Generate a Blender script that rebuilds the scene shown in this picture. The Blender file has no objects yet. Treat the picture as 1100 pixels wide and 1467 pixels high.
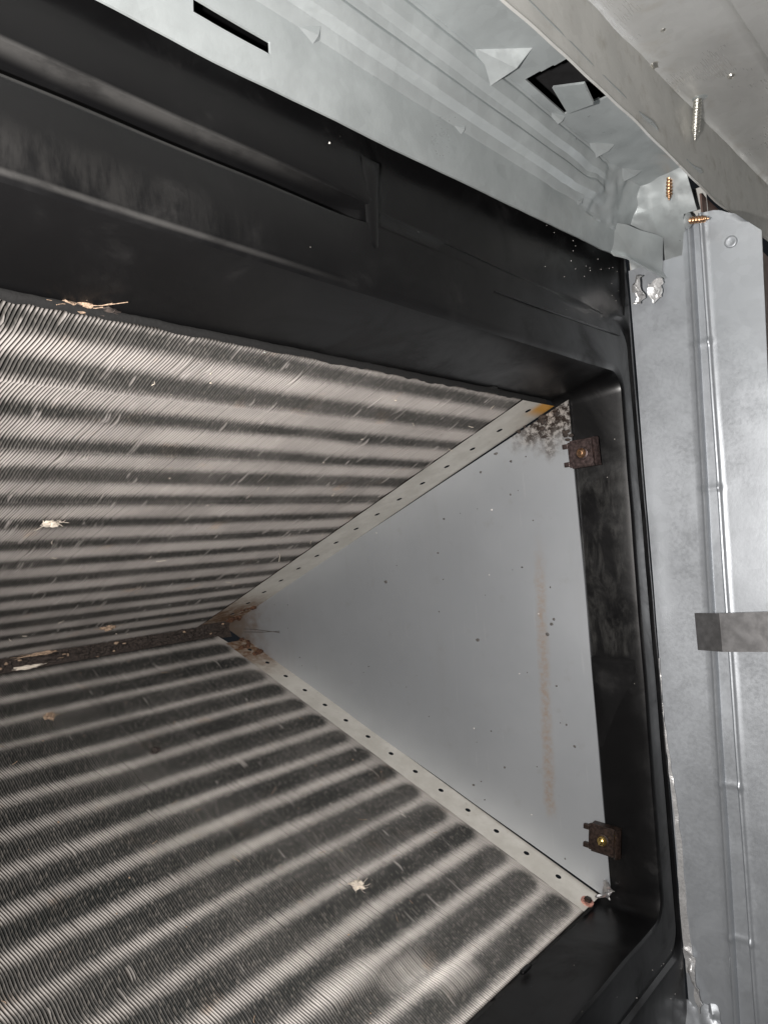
import bpy, bmesh, math, random
import numpy as np
from mathutils import Vector, Matrix, noise as mnoise

random.seed(7)
rng = np.random.default_rng(11)
S = 0.000466                     # one layout unit in metres (tube pitch of the coil = 54.5 units = 1 inch)
H = 0.60                         # lift of the whole place, metres
scene = bpy.context.scene
COL = scene.collection

# ------------------------------------------------------------------ camera, world, lamps, exposure
right = Vector((0.6374, 0.0754, -0.7668))
down = Vector((-0.0161, 0.9963, 0.0845))
fwd = Vector((0.7704, -0.0416, 0.6362))
cam_d = bpy.data.cameras.new('camera')
cam_d.sensor_fit = 'VERTICAL'; cam_d.sensor_height = 36; cam_d.lens = 36 * 1100 / 1467
cam_d.clip_start = 0.01; cam_d.clip_end = 20
cam = bpy.data.objects.new('camera', cam_d); COL.objects.link(cam)
m = Matrix((( right.x, -down.x, -fwd.x, 0), (right.y, -down.y, -fwd.y, 0), (right.z, -down.z, -fwd.z, H), (0, 0, 0, 1)))
cam.matrix_world = m
scene.camera = cam

world = bpy.data.worlds.new('World'); scene.world = world; world.use_nodes = True
world.node_tree.nodes['Background'].inputs['Color'].default_value = (0.75, 0.85, 1.0, 1)
world.node_tree.nodes['Background'].inputs['Strength'].default_value = 0.012

def lamp(name, right_m, up_m, fwd_m, size, watts, colour):
    d = bpy.data.lights.new(name, 'AREA'); d.shape = 'DISK'; d.size = size; d.energy = watts; d.color = colour
    o = bpy.data.objects.new(name, d); COL.objects.link(o)
    p = right * right_m - down * up_m + fwd * fwd_m + Vector((0, 0, H))
    o.matrix_world = Matrix.Translation(p) @ m.to_3x3().to_4x4()
    return o
lamp('phone_flash', -0.055, -0.012, -0.01, 0.012, 3.8, (1.0, 0.955, 0.92))        # torch of the phone that took the picture
lamp('soft_fill', -0.25, 0.30, -0.75, 0.55, 0.8, (0.93, 0.97, 1.0))            # soft fill lamp added behind the camera, no source in view

vs = scene.view_settings
vs.view_transform = 'Standard'; vs.look = 'None'; vs.exposure = 0.0; vs.gamma = 1.0; vs.use_curve_mapping = False

# ------------------------------------------------------------------ material helpers
class NT:
    def __init__(s, name):
        s.m = bpy.data.materials.new(name); s.m.use_nodes = True
        s.t = s.m.node_tree; s.n = s.t.nodes; s.l = s.t.links
        s.b = s.n['Principled BSDF']
        s.tc = s.n.new('ShaderNodeTexCoord')
    def put(s, sock, v):
        if isinstance(v, bpy.types.NodeSocket): s.l.new(v, sock)
        elif isinstance(v, (tuple, list)) and len(v) == 3 and sock.type == 'RGBA': sock.default_value = (*v, 1)
        else: sock.default_value = v
    def math(s, op, a, b=0.0, c=0.0, clamp=False):
        n = s.n.new('ShaderNodeMath'); n.operation = op; n.use_clamp = clamp
        s.put(n.inputs[0], a); s.put(n.inputs[1], b); s.put(n.inputs[2], c)
        return n.outputs[0]
    def ramp(s, v, lo, hi, a=0.0, b=1.0, smooth=True):
        n = s.n.new('ShaderNodeMapRange'); n.interpolation_type = 'SMOOTHSTEP' if smooth else 'LINEAR'
        s.put(n.inputs[0], v); n.inputs[1].default_value = lo; n.inputs[2].default_value = hi
        s.put(n.inputs[3], a); s.put(n.inputs[4], b)
        return n.outputs[0]
    def mix(s, f, a, b):
        n = s.n.new('ShaderNodeMix'); n.data_type = 'RGBA'
        s.put(n.inputs[0], f); s.put(n.inputs[6], a); s.put(n.inputs[7], b)
        return n.outputs[2]
    def noise(s, scale, detail=3, rough=0.55, vec=None, stretch=None, distort=0.0):
        v = vec or s.tc.outputs['Object']
        if stretch:
            mp = s.n.new('ShaderNodeMapping'); mp.inputs['Scale'].default_value = stretch
            s.l.new(v, mp.inputs[0]); v = mp.outputs[0]
        n = s.n.new('ShaderNodeTexNoise'); n.inputs['Scale'].default_value = scale
        n.inputs['Detail'].default_value = detail; n.inputs['Roughness'].default_value = rough
        n.inputs['Distortion'].default_value = distort
        s.l.new(v, n.inputs['Vector'])
        return n.outputs['Fac']
    def vor(s, scale, out='Distance', vec=None):
        n = s.n.new('ShaderNodeTexVoronoi'); n.inputs['Scale'].default_value = scale
        s.l.new(vec or s.tc.outputs['Object'], n.inputs['Vector'])
        return n.outputs[out]
    def xyz(s, units=True):
        n = s.n.new('ShaderNodeSeparateXYZ'); s.l.new(s.tc.outputs['Object'], n.inputs[0])
        k = 1 / S if units else 1
        return [s.math('MULTIPLY', n.outputs[i], k) for i in range(3)]
    def bump(s, h, strength=0.2, dist=0.0005):
        n = s.n.new('ShaderNodeBump'); n.inputs['Strength'].default_value = strength; n.inputs['Distance'].default_value = dist
        s.put(n.inputs['Height'], h); s.l.new(n.outputs[0], s.b.inputs['Normal'])
    def set(s, **k):
        for a, v in k.items(): s.put(s.b.inputs[a.replace('_', ' ')], v)
        return s

def simple(name, col, rough=0.5, metal=0.0, var=0.3, scale=300, bump=0.15):
    t = NT(name); f = t.noise(scale, 4)
    dk = tuple(c * (1 - var) for c in col); lt = tuple(min(1, c * (1 + var)) for c in col)
    t.set(Base_Color=t.mix(t.ramp(f, .3, .7), dk, lt), Roughness=rough, Metallic=metal)
    if bump: t.bump(f, bump)
    return t.m

def galvanised(name, col, rough=0.42, metal=0.55, stain=0.35, stain_col=(0.25, 0.23, 0.20), scratch=(1, 1, 1), cloud=1.0):
    t = NT(name)
    sp = t.vor(150, 'Color'); bw = t.n.new('ShaderNodeRGBToBW'); t.l.new(sp, bw.inputs[0])
    big = t.noise(16, 4, 0.6, distort=0.6); fine = t.noise(420, 4, stretch=scratch); mid = t.noise(60, 5, .65)
    base = t.mix(t.ramp(bw.outputs[0], .0, 1., 0, .35), tuple(c * .86 for c in col), tuple(min(1, c * 1.08) for c in col))
    base = t.mix(t.ramp(big, .42, .74, 0, .35 * cloud), base, tuple(min(1, c * 1.14) for c in col))
    base = t.mix(t.math('MULTIPLY', t.ramp(mid, .52, .75), stain), base, stain_col)
    base = t.mix(t.ramp(fine, .70, .86, 0, .22), base, (0.2, 0.2, 0.19))
    t.set(Base_Color=base, Metallic=metal,
          Roughness=t.math('ADD', t.ramp(big, .3, .7, rough - .08 * cloud, rough + .14 * cloud), t.ramp(fine, .3, .7, -.05, .06)))
    h = t.math('ADD', t.math('MULTIPLY', fine, .35), t.math('MULTIPLY', t.noise(22, 1), .9))
    t.bump(h, 0.16, 0.0008)
    return t.m

M = {}
M['galv'] = galvanised('galvanised_rail', (0.47, 0.505, 0.51), .40, .42, .2, (0.33, 0.36, 0.36), cloud=1.4)
M['galv_post'] = galvanised('galvanised_post', (0.425, 0.45, 0.478), .42, .5, .06, (0.34, 0.37, 0.38), cloud=.5)
M['galv_worn'] = galvanised('worn_casing', (0.72, 0.72, 0.69), .40, .3, .65, (0.42, 0.40, 0.35), (1, 3, .4))
M['galv_panel'] = galvanised('casing_panel', (0.66, 0.67, 0.66), .32, .3, .35, (0.45, 0.42, 0.36), (.25, 1, 3))
M['brown'] = simple('brown_casing', (0.20, 0.135, 0.115), .55, .3, .25, 90)
M['foil'] = simple('crumpled_foil', (0.84, 0.84, 0.84), .26, .65, .12, 700, .4)
M['clip'] = simple('tarnished_clip', (0.50, 0.495, 0.50), .28, .85, .2, 160, .15)
M['nut'] = simple('rusted_nut', (0.030, 0.019, 0.015), .5, .45, .55, 420, .6)
M['copper'] = simple('copper_screw', (0.52, 0.31, 0.18), .30, .9, .25, 900, .2)
M['brass'] = simple('brass_screw', (0.78, 0.56, 0.20), .24, .95, .25, 900, .2)
M['zinc'] = simple('zinc_screw', (0.66, 0.65, 0.60), .30, .85, .2, 900, .2)
M['tube'] = simple('dirty_copper_tube', (0.20, 0.13, 0.09), .5, .5, .4, 200)
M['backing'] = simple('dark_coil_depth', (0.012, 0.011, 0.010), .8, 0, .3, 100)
M['slot_dark'] = simple('slot_shade', (0.012, 0.012, 0.013), .8, 0, .3, 150)
M['foam'] = simple('black_foam', (0.003, 0.003, 0.003), .95, 0, .4, 600, .8)
M['lint'] = simple('pale_lint', (0.66, 0.59, 0.50), .9, 0, .25, 1500, .8)
M['tan'] = simple('tan_debris', (0.28, 0.20, 0.14), .9, 0, .45, 900, .8)
M['grime'] = simple('brown_grime', (0.030, 0.022, 0.018), .85, 0, .6, 700, .8)
M['rust'] = simple('orange_rust', (0.060, 0.025, 0.011), .85, 0, .6, 700, .8)
M['speck'] = simple('dark_speck', (0.09, 0.085, 0.08), .7, 0, .4, 900)
M['dust'] = simple('white_dust', (0.55, 0.53, 0.50), .9, 0, .2, 900)

def mk_plastic():
    t = NT('black_moulded_plastic')
    X, Y, Z = t.xyz()
    n1 = t.noise(22, 5, .65, distort=.8); n2 = t.noise(90, 6, .7, stretch=(.5, 1, 1)); n3 = t.noise(900, 3)
    dust = t.math('MULTIPLY', t.ramp(n1, .52, .78), t.ramp(n2, .40, .70))
    base = t.mix(t.math('MULTIPLY', dust, .35), (0.004, 0.004, 0.0043), (0.026, 0.025, 0.024))
    sp = t.ramp(t.vor(95), .035, .02)                       # sparse pale flecks
    sp = t.math('MULTIPLY', sp, t.ramp(n2, .50, .56))
    lit_scuff = t.math('MULTIPLY', t.ramp(Y, -424, -402), t.ramp(Y, -380, -392))      # brushed rim, its brighter lit left part painted in
    lit_scuff = t.math('MULTIPLY', t.math('MULTIPLY', lit_scuff, t.ramp(X, -130, -330)), t.ramp(t.noise(160, 5, .7, stretch=(1, .25, 1)), .36, .66))
    base = t.mix(t.math('MULTIPLY', lit_scuff, .12), base, (0.085, 0.082, 0.078))
    edge_glint = 0.0
    for yy, ww, ss in ((-461, 3.5, .8), (-443, 2.2, .5), (-385, 3.0, .6)):     # edge highlights painted on the moulding, left half
        edge_glint = t.math('ADD', edge_glint, t.math('MULTIPLY', t.ramp(t.math('ABSOLUTE', t.math('SUBTRACT', Y, yy)), ww, .3), ss))
    edge_glint = t.math('MULTIPLY', t.math('MULTIPLY', edge_glint, t.ramp(X, -60, -260)), t.ramp(n2, .3, .6, .45, 1))
    base = t.mix(t.math('MULTIPLY', edge_glint, .5), base, (0.10, 0.098, 0.095))
    wallm = t.math('MULTIPLY', t.math('MULTIPLY', t.ramp(X, 452, 458), t.ramp(Z, 4, 14)), t.math('MULTIPLY', t.ramp(Y, -300, -230), t.ramp(Y, 14, 4)))
    wallm = t.math('MULTIPLY', wallm, t.ramp(t.noise(120, 6, .75, stretch=(1, .35, 1), distort=.5), .42, .72))
    base = t.mix(t.math('MULTIPLY', wallm, .34), base, (0.085, 0.084, 0.08))
    base = t.mix(sp, base, (0.40, 0.38, 0.35))
    t.set(Base_Color=base, Roughness=t.ramp(t.math('ADD', n1, t.math('MULTIPLY', dust, .4)), .3, .9, .28, .6))
    t.b.inputs['Specular IOR Level'].default_value = .38
    t.bump(t.math('ADD', t.math('MULTIPLY', n3, .25), t.noise(30, 2)), .10, .0006)
    return t.m
M['plastic'] = mk_plastic()

def mk_endplate():
    t = NT('grey_end_plate')
    X, Y, Z = t.xyz()                                       # local, origin at (1019, 168, 500)
    n1 = t.noise(14, 4, .6); n2 = t.noise(75, 5, .65); n3 = t.noise(260, 5, .7); n4 = t.noise(700, 3)
    base = t.mix(t.ramp(n1, .35, .7), (0.43, 0.452, 0.475), (0.46, 0.482, 0.505))
    base = t.mix(t.ramp(n2, .58, .75, 0, .25), base, (0.34, 0.33, 0.32))
    base = t.mix(t.ramp(t.noise(30, 5, .7, stretch=(1, .12, 1)), .52, .74, 0, .22), base, (0.36, 0.355, 0.35))
    base = t.mix(t.ramp(t.noise(500, 2, .5, stretch=(1, .04, 1)), .70, .76, 0, .18), base, (0.62, 0.63, 0.64))
    # faint rust run
    line = t.math('ABSOLUTE', t.math('SUBTRACT', Z, t.math('ADD', t.math('MULTIPLY', Y, .045), t.math('ADD', 57, t.math('MULTIPLY', t.math('SUBTRACT', n2, .5), 14)))))
    run = t.math('MULTIPLY', t.ramp(line, 13, 1), t.math('MULTIPLY', t.ramp(Y, -180, -60), t.ramp(Y, 262, 225)))
    run = t.math('MULTIPLY', run, t.ramp(n3, .35, .65, .25, 1))
    base = t.mix(t.math('MULTIPLY', run, .6), base, (0.42, 0.29, 0.19))
    # mould in the corner next to the pan
    c = t.math('ADD', t.math('MULTIPLY', t.math('ADD', Y, 345), 1.0), t.math('MULTIPLY', t.math('ABSOLUTE', t.math('SUBTRACT', Z, 20)), .45))
    near = t.ramp(t.math('ADD', c, t.math('MULTIPLY', t.math('SUBTRACT', n2, .5), 70)), 82, 30)
    mould = t.math('MULTIPLY', near, t.ramp(n3, .40, .56))
    base = t.mix(t.math('MULTIPLY', near, .55), base, (0.42, 0.36, 0.30))
    base = t.mix(mould, base, (0.035, 0.026, 0.022))
    # rust at the apex
    ap = t.ramp(t.math('ADD', Z, t.math('MULTIPLY', t.math('SUBTRACT', n2, .5), 160)), 640, 760)
    base = t.mix(t.math('MULTIPLY', ap, .75), base, (0.20, 0.12, 0.06))
    t.set(Base_Color=base, Roughness=.5, Metallic=.68)
    t.bump(t.math('ADD', t.math('MULTIPLY', n4, .3), t.noise(20, 2)), .08, .0006)
    return t.m
M['endplate'] = mk_endplate()

def mk_flange():
    t = NT('pale_flange')
    X, Y, Z = t.xyz()
    n1 = t.noise(40, 5, .65); n2 = t.noise(200, 5, .7)
    base = t.mix(t.ramp(n1, .35, .7), (0.58, 0.555, 0.50), (0.70, 0.675, 0.62))
    base = t.mix(t.ramp(n2, .58, .78, 0, .5), base, (0.34, 0.30, 0.25))
    top = t.ramp(t.math('ADD', Y, t.math('MULTIPLY', t.math('SUBTRACT', n1, .5), 160)), 640, 770)
    base = t.mix(t.math('MULTIPLY', top, t.ramp(n2, .3, .6, .5, 1)), base, (0.16, 0.085, 0.04))
    t.set(Base_Color=base, Roughness=.5, Metallic=.3)
    t.bump(n2, .12)
    return t, base, Y, X, n1
t, b, Y_, X_, n_ = mk_flange(); M['flange'] = t.m
t, b, Y_, X_, n_ = mk_flange()
o_ = t.math('MULTIPLY', t.ramp(Y_, 40, 14), t.ramp(X_, 968, 990))
t.put(t.b.inputs['Base Color'], t.mix(t.math('MULTIPLY', o_, .95), b, (0.72, 0.36, 0.05)))
t.m.name = 'pale_flange_yellow_end'; M['flange_up'] = t.m

P = 54.5
def mk_fins(name, phase, xe, r0, r1, dark, light, gritty):
    """aluminium fins: pale metal, shade of the corrugations painted on as round-ended dark bands"""
    t = NT(name)
    X, V, D = t.xyz(); D = t.math('ABSOLUTE', D)
    wob = t.math('MULTIPLY', t.math('SUBTRACT', t.noise(20, 4, stretch=(.4, 1, 1)), .5), 15)
    q = t.math('DIVIDE', t.math('SUBTRACT', t.math('ADD', V, wob), phase), P)
    cell = t.math('FLOOR', t.math('ADD', q, .5))
    dv = t.math('MULTIPLY', t.math('ABSOLUTE', t.math('SUBTRACT', q, cell)), P)
    wn = t.n.new('ShaderNodeTexWhiteNoise'); wn.noise_dimensions = '1D'; t.l.new(cell, wn.inputs['W'])
    dx = t.math('MAXIMUM', t.math('SUBTRACT', X, t.math('ADD', xe, t.math('MULTIPLY', wn.outputs[0], 12))), 0)
    d = t.math('SQRT', t.math('ADD', t.math('MULTIPLY', dv, dv), t.math('MULTIPLY', dx, dx)))
    d = t.math('ADD', d, t.math('MULTIPLY', t.math('SUBTRACT', wn.outputs[0], .55), 5))
    grain = t.noise(1, 2, .6, stretch=(1 / (S * 3.25), 1 / (S * 7), 1))
    d = t.math('ADD', d, t.math('MULTIPLY', t.math('SUBTRACT', grain, .5), 9))
    band = t.ramp(d, r1, r0)  # shaded sides of the corrugated fins, painted as dark bands
    patch = t.ramp(t.noise(26, 4, .65, stretch=(.6, 1, 1)), .32, .60, .84, 1)       # the painted band shade is patchy
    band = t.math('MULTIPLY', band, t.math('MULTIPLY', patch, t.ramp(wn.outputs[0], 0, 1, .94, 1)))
    edge = t.ramp(D, .3, 1.6)                               # painted band shade is a little weaker at the fin edges
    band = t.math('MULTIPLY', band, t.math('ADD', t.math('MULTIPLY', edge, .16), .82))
    an = t.n.new('ShaderNodeAttribute'); an.attribute_name = 'scraped'
    band = t.math('MULTIPLY', band, t.math('SUBTRACT', 1.0, t.math('MULTIPLY', an.outputs['Fac'], .85)))  # nicked and damaged fins take less of the painted shade
    spk = t.ramp(grain, .48, .72, 0, gritty)
    dk = t.mix(spk, dark, (0.15, 0.138, 0.122))
    big = t.noise(18, 4, .6)
    lt = t.mix(t.ramp(big, .36, .68), light, tuple(c * .72 for c in light))
    tan = t.ramp(t.noise(38, 4, .6), .60, .74, 0, .5)
    lt = t.mix(tan, lt, (0.50, 0.38, 0.29))
    deep = t.math('MULTIPLY', t.ramp(D, .95, 3.4), .94)         # shade in the fin gaps painted in, darker with depth
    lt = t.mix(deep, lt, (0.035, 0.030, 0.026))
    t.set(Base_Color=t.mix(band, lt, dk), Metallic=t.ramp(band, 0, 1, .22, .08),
          Roughness=t.ramp(band, 0, 1, .5, .65))
    return t.m
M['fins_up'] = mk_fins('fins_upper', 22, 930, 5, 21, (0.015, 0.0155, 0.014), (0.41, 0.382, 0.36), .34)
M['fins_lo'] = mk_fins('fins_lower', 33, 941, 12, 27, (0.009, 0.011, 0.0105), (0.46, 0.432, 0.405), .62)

# ------------------------------------------------------------------ object helpers (all coordinates in layout units)
ORG = {}
def W(p): return Vector((p[0] * S, p[1] * S, p[2] * S + H))
def finish(o, name, origin, parent, label, cat, group, kind):
    COL.objects.link(o)
    ORG[o.name] = origin
    if parent is not None:
        o.parent = parent; po = ORG[parent.name]
        o.location = Vector([(origin[i] - po[i]) * S for i in range(3)])
    else:
        o.location = W(origin)
    if label: o['label'] = label
    if cat: o['category'] = cat
    if group: o['group'] = group
    if kind: o['kind'] = kind
    return o
def empty(name, origin, label, cat, group=None):
    o = bpy.data.objects.new(name, None); o.empty_display_size = .01
    return finish(o, name, origin, None, label, cat, group, None)
def mesh(name, verts, faces, mat, origin=(0, 0, 0), parent=None, label=None, cat=None, group=None, kind=None,
         smooth=None, solid=0, bevel=0, offset=-1):
    me = bpy.data.meshes.new(name)
    o0 = origin
    me.from_pydata([((v[0] - o0[0]) * S, (v[1] - o0[1]) * S, (v[2] - o0[2]) * S) for v in verts], [], faces)
    bm = bmesh.new(); bm.from_mesh(me)
    bmesh.ops.remove_doubles(bm, verts=bm.verts, dist=1e-7)
    bmesh.ops.recalc_face_normals(bm, faces=bm.faces); bm.to_mesh(me); bm.free()
    me.materials.append(mat)
    if smooth is not None:
        me.shade_smooth(); me.set_sharp_from_angle(angle=math.radians(smooth))
    o = bpy.data.objects.new(name, me)
    finish(o, name, origin, parent, label, cat, group, kind)
    if solid:
        md = o.modifiers.new('thickness', 'SOLIDIFY'); md.thickness = solid * S; md.offset = offset
    if solid and smooth is not None:
        md = o.modifiers.new('split', 'EDGE_SPLIT'); md.split_angle = math.radians(max(smooth, 35))
    if bevel:
        md = o.modifiers.new('edge', 'BEVEL'); md.width = bevel * S; md.segments = 2; md.limit_method = 'ANGLE'
    return o
def grid(fn, us, vs_, skip=None):
    verts = [fn(u, v) for u in us for v in vs_]; nv = len(vs_); faces = []
    for i in range(len(us) - 1):
        for j in range(nv - 1):
            if skip and skip((us[i] + us[i + 1]) / 2, (vs_[j] + vs_[j + 1]) / 2): continue
            faces.append((i * nv + j, i * nv + j + 1, (i + 1) * nv + j + 1, (i + 1) * nv + j))
    return verts, faces
def box(a, b):
    x0, y0, z0 = a; x1, y1, z1 = b
    v = [(x0, y0, z0), (x1, y0, z0), (x1, y1, z0), (x0, y1, z0), (x0, y0, z1), (x1, y0, z1), (x1, y1, z1), (x0, y1, z1)]
    return v, [(0, 3, 2, 1), (4, 5, 6, 7), (0, 1, 5, 4), (1, 2, 6, 5), (2, 3, 7, 6), (3, 0, 4, 7)]
def join(*vf):
    V, F = [], []
    for v, f in vf:
        k = len(V); V += list(v); F += [tuple(i + k for i in q) for q in f]
    return V, F
def lathe(p0, p1, prof, n=14):
    """prof: (distance along, radius)"""
    a = Vector(p0); d = (Vector(p1) - a); d.normalize()
    e = d.orthogonal().normalized(); g = d.cross(e)
    V, F = [], []
    for (t_, r) in prof:
        for k in range(n):
            an = 2 * math.pi * k / n
            V.append(tuple(a + d * t_ + (e * math.cos(an) + g * math.sin(an)) * r))
    for i in range(len(prof) - 1):
        for k in range(n):
            F.append((i * n + k, i * n + (k + 1) % n, (i + 1) * n + (k + 1) % n, (i + 1) * n + k))
    F.append(tuple(range(n))); F.append(tuple(range((len(prof) - 1) * n, len(prof) * n)))
    return V, F
def thread(p0, p1, r=4.5, pitch=4.2, n=12, tip=9):
    """a real helical thread: the radius rises and falls along a spiral"""
    a = Vector(p0); d = Vector(p1) - a; L = d.length; d.normalize()
    e = d.orthogonal().normalized(); g = d.cross(e)
    steps = max(8, int(L / pitch * 6)); V, F = [], []
    for i in range(steps + 1):
        t_ = L * i / steps
        for k in range(n):
            ph = (t_ / pitch - k / n) % 1.0
            rr = r * (1 - .34 * abs(ph - .5) * 2)
            rr *= min(1, max(.06, (L - t_) / tip))
            an = 2 * math.pi * k / n
            V.append(tuple(a + d * t_ + (e * math.cos(an) + g * math.sin(an)) * rr))
    for i in range(steps):
        for k in range(n):
            F.append((i * n + k, i * n + (k + 1) % n, (i + 1) * n + (k + 1) % n, (i + 1) * n + k))
    F.append(tuple(range(n))); F.append(tuple(range(steps * n, steps * n + n)))
    return V, F
def tube(pts, r, n=8):
    V, F = [], []; pts = [Vector(p) for p in pts]
    for i, p in enumerate(pts):
        d = (pts[min(i + 1, len(pts) - 1)] - pts[max(i - 1, 0)]).normalized()
        e = d.cross(Vector((.31, .52, .79))).normalized(); g = d.cross(e)
        rr = r[i] if isinstance(r, (list, tuple)) else r
        for k in range(n):
            an = 2 * math.pi * k / n
            V.append(tuple(p + (e * math.cos(an) + g * math.sin(an)) * rr))
    for i in range(len(pts) - 1):
        for k in range(n):
            F.append((i * n + k, i * n + (k + 1) % n, (i + 1) * n + (k + 1) % n, (i + 1) * n + k))
    F.append(tuple(range(n))); F.append(tuple(range((len(pts) - 1) * n, len(pts) * n)))
    return V, F
def lump(c, rad, seed=0, amp=.45, sub=2):
    bm = bmesh.new(); bmesh.ops.create_icosphere(bm, subdivisions=sub, radius=1)
    V = []
    for v in bm.verts:
        k = 1 + amp * mnoise.noise(v.co * 1.6 + Vector((seed * 3.1, seed * 1.7, 0))) + amp * .5 * mnoise.noise(v.co * 4 + Vector((seed, 0, 5)))
        V.append((c[0] + v.co.x * rad[0] * k, c[1] + v.co.y * rad[1] * k, c[2] + v.co.z * rad[2] * k))
    F = [tuple(v.index for v in f.verts) for f in bm.faces]; bm.free()
    return V, F
def nz(x, y, z, sc): return mnoise.noise(Vector((x * sc, y * sc, z * sc)))
def lerp(a, b, t_): return a + (b - a) * t_
def interp(x, xs, ys): return float(np.interp(x, xs, ys))
def sstep(a, b, x):
    t_ = min(1, max(0, (x - a) / (b - a))); return t_ * t_ * (3 - 2 * t_)

# ------------------------------------------------------------------ the coil
UP0, UP1 = (-184, 506), (145, 1288)
LO0, LO1 = (520, 500), (145, 1288)
class Slab:
    def __init__(s, p0, p1, sign):
        s.p0 = p0; L = math.hypot(p1[0] - p0[0], p1[1] - p0[1])
        s.v = ((p1[0] - p0[0]) / L, (p1[1] - p0[1]) / L)
        # z = x cross v ; sign: +1 when z points to the open inside of the A
        s.n = (-s.v[1], s.v[0]); s.sign = sign
    def pt(s, x, v, out=0.0):          # out > 0: towards the open inside
        o = out * s.sign
        return (x, s.p0[0] + s.v[0] * v + s.n[0] * o, s.p0[1] + s.v[1] * v + s.n[1] * o)
    def matrix(s):
        return Matrix(((1, 0, 0, 0), (0, s.v[0], s.n[0], s.p0[0] * S), (0, s.v[1], s.n[1], s.p0[1] * S), (0, 0, 0, 1)))
SU = Slab(UP0, UP1, -1)
SL = Slab(LO0, LO1, 1)

COIL0 = (1019, 168, 490)
coil = empty('evaporator_coil', COIL0, 'A-shaped cooling coil of ribbed aluminium fins meeting at a dirty ridge, grey end plate', 'cooling coil')

def slab_object(name, slab, V, F, mat, label=None, kind=None):
    """verts given in slab space (x, v, z)"""
    me = bpy.data.meshes.new(name)
    V = np.asarray(V, dtype=np.float32) * S
    F = np.asarray(F, dtype=np.int32)
    me.vertices.add(len(V)); me.vertices.foreach_set('co', V.ravel())
    me.loops.add(F.size); me.loops.foreach_set('vertex_index', F.ravel())
    me.polygons.add(len(F)); me.polygons.foreach_set('loop_start', np.arange(0, F.size, 4, dtype=np.int32))
    me.update(calc_edges=True); me.validate()
    me.materials.append(mat)
    o = bpy.data.objects.new(name, me); COL.objects.link(o)
    o.parent = coil
    o.matrix_basis = Matrix.Translation(Vector([-c * S for c in COIL0])) @ slab.matrix()
    ORG[o.name] = (0, 0, 0)
    if label: o['label'] = label
    if kind: o['kind'] = kind
    return o

def fin_bank(name, slab, x0, x1, v0, v1, mat, label, nicks, creases, sag, damage=None, seed=1):
    r = np.random.default_rng(seed)
    pitch = 3.25; n = int((x1 - x0) / pitch)
    dv = 3.4; N = int((v1 - v0) / dv) + 1
    v = np.linspace(v0, v1, N)
    xs = x0 + pitch * np.arange(n)
    Xc = np.repeat(xs[:, None], N, 1)
    vv = np.repeat(v[None], n, 0)
    # every fin stands a little differently
    Xc += .16 * np.sin(vv * .021 + r.uniform(0, 6.28, (n, 1))) + r.normal(0, .13, (n, 1)) + .5 * np.sin(vv * .006 + xs[:, None] * .003)
    Xc += (1.0 if slab is SU else 1.4) * np.sin((vv - sag) / P * 2 * np.pi)                 # pressed corrugation of the fin plates
    Xc += .07 * np.sin(vv * .11 + r.uniform(0, 6.28, (n, 1)))
    D = .8 + .15 * np.cos((vv - sag) / P * 2 * np.pi) + r.normal(0, .12, (n, 1))   # front edge: proud over the tube rows (negative = proud)
    D += r.normal(0, .05, (n, N))
    NK = np.zeros_like(D)
    for c in creases:
        k = np.abs(vv - c) < 1.9
        D[k] -= .7
        Xc[k] += .25
    for _ in range(nicks):
        f = r.integers(0, n); w = int(r.choice([1, 1, 1, 1, 1, 2])); c = sag + P * r.integers(0, 16) + r.normal(4, 12); ln = r.choice([3.5, 5, 7, 9, 13]); a = r.choice([-1, 1]) * r.uniform(.8, 2.4)
        g = (np.abs(vv[f:f + w] - c) < ln).astype(float) * np.clip(1.3 - np.abs(vv[f:f + w] - c) / ln, 0, 1)
        Xc[f:f + w] += .45 * a * g
        D[f:f + w] -= 1.1 * g
        NK[f:f + w] = np.maximum(NK[f:f + w], np.minimum(1, g * 2) * r.uniform(.08, .62))
    if damage: damage(Xc, vv, D, NK, r)
    T = .40 + .05 * r.normal(0, 1, (n, 1))
    back = 30.0
    zf = -slab.sign * D; zb = np.full_like(D, -slab.sign * back)
    base = Xc
    ring = np.stack([np.stack([base - T, vv, zb], -1), np.stack([Xc - T, vv, zf], -1),
                     np.stack([Xc + T, vv, zf], -1), np.stack([base + T, vv, zb], -1)], 2)     # n,N,4,3
    V = ring.reshape(-1, 3)
    idx = np.arange(n * N * 4).reshape(n, N, 4)
    F = []
    for k in range(3):
        a, b, c, d = idx[:, :-1, k], idx[:, :-1, k + 1], idx[:, 1:, k + 1], idx[:, 1:, k]
        F.append(np.stack([a, b, c, d], -1).reshape(-1, 4))
    for e in (0, -1):
        F.append(idx[:, e].reshape(-1, 4))
    o = slab_object(name, slab, V, np.concatenate(F), mat, label, 'stuff')
    at_ = o.data.attributes.new('scraped', 'FLOAT', 'POINT')
    at_.data.foreach_set('value', np.repeat(NK.reshape(-1), 4).astype(np.float32))
    return o

def lower_damage(Xc, vv, D, NK, r):
    n = Xc.shape[0]
    def patch(xa, xb, va, vb, amp, proud):
        w = np.exp(-(((Xc - (xa + xb) / 2) / ((xb - xa) / 2)) ** 4)) * np.exp(-(((vv - (va + vb) / 2 + (Xc - (xa + xb) / 2) * .04) / ((vb - va) / 2)) ** 4))
        w = w * (0.65 + .35 * r.random((n, 1)))
        Xc[...] = Xc + amp * w; D[...] = D - proud * w; NK[...] = np.maximum(NK, w * .9)
    patch(560, 660, 98, 132, 3.6, 1.6)
    patch(640, 715, 70, 104, -3.0, 1.4)
    patch(690, 760, 30, 60, 2.4, 1.0)

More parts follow.
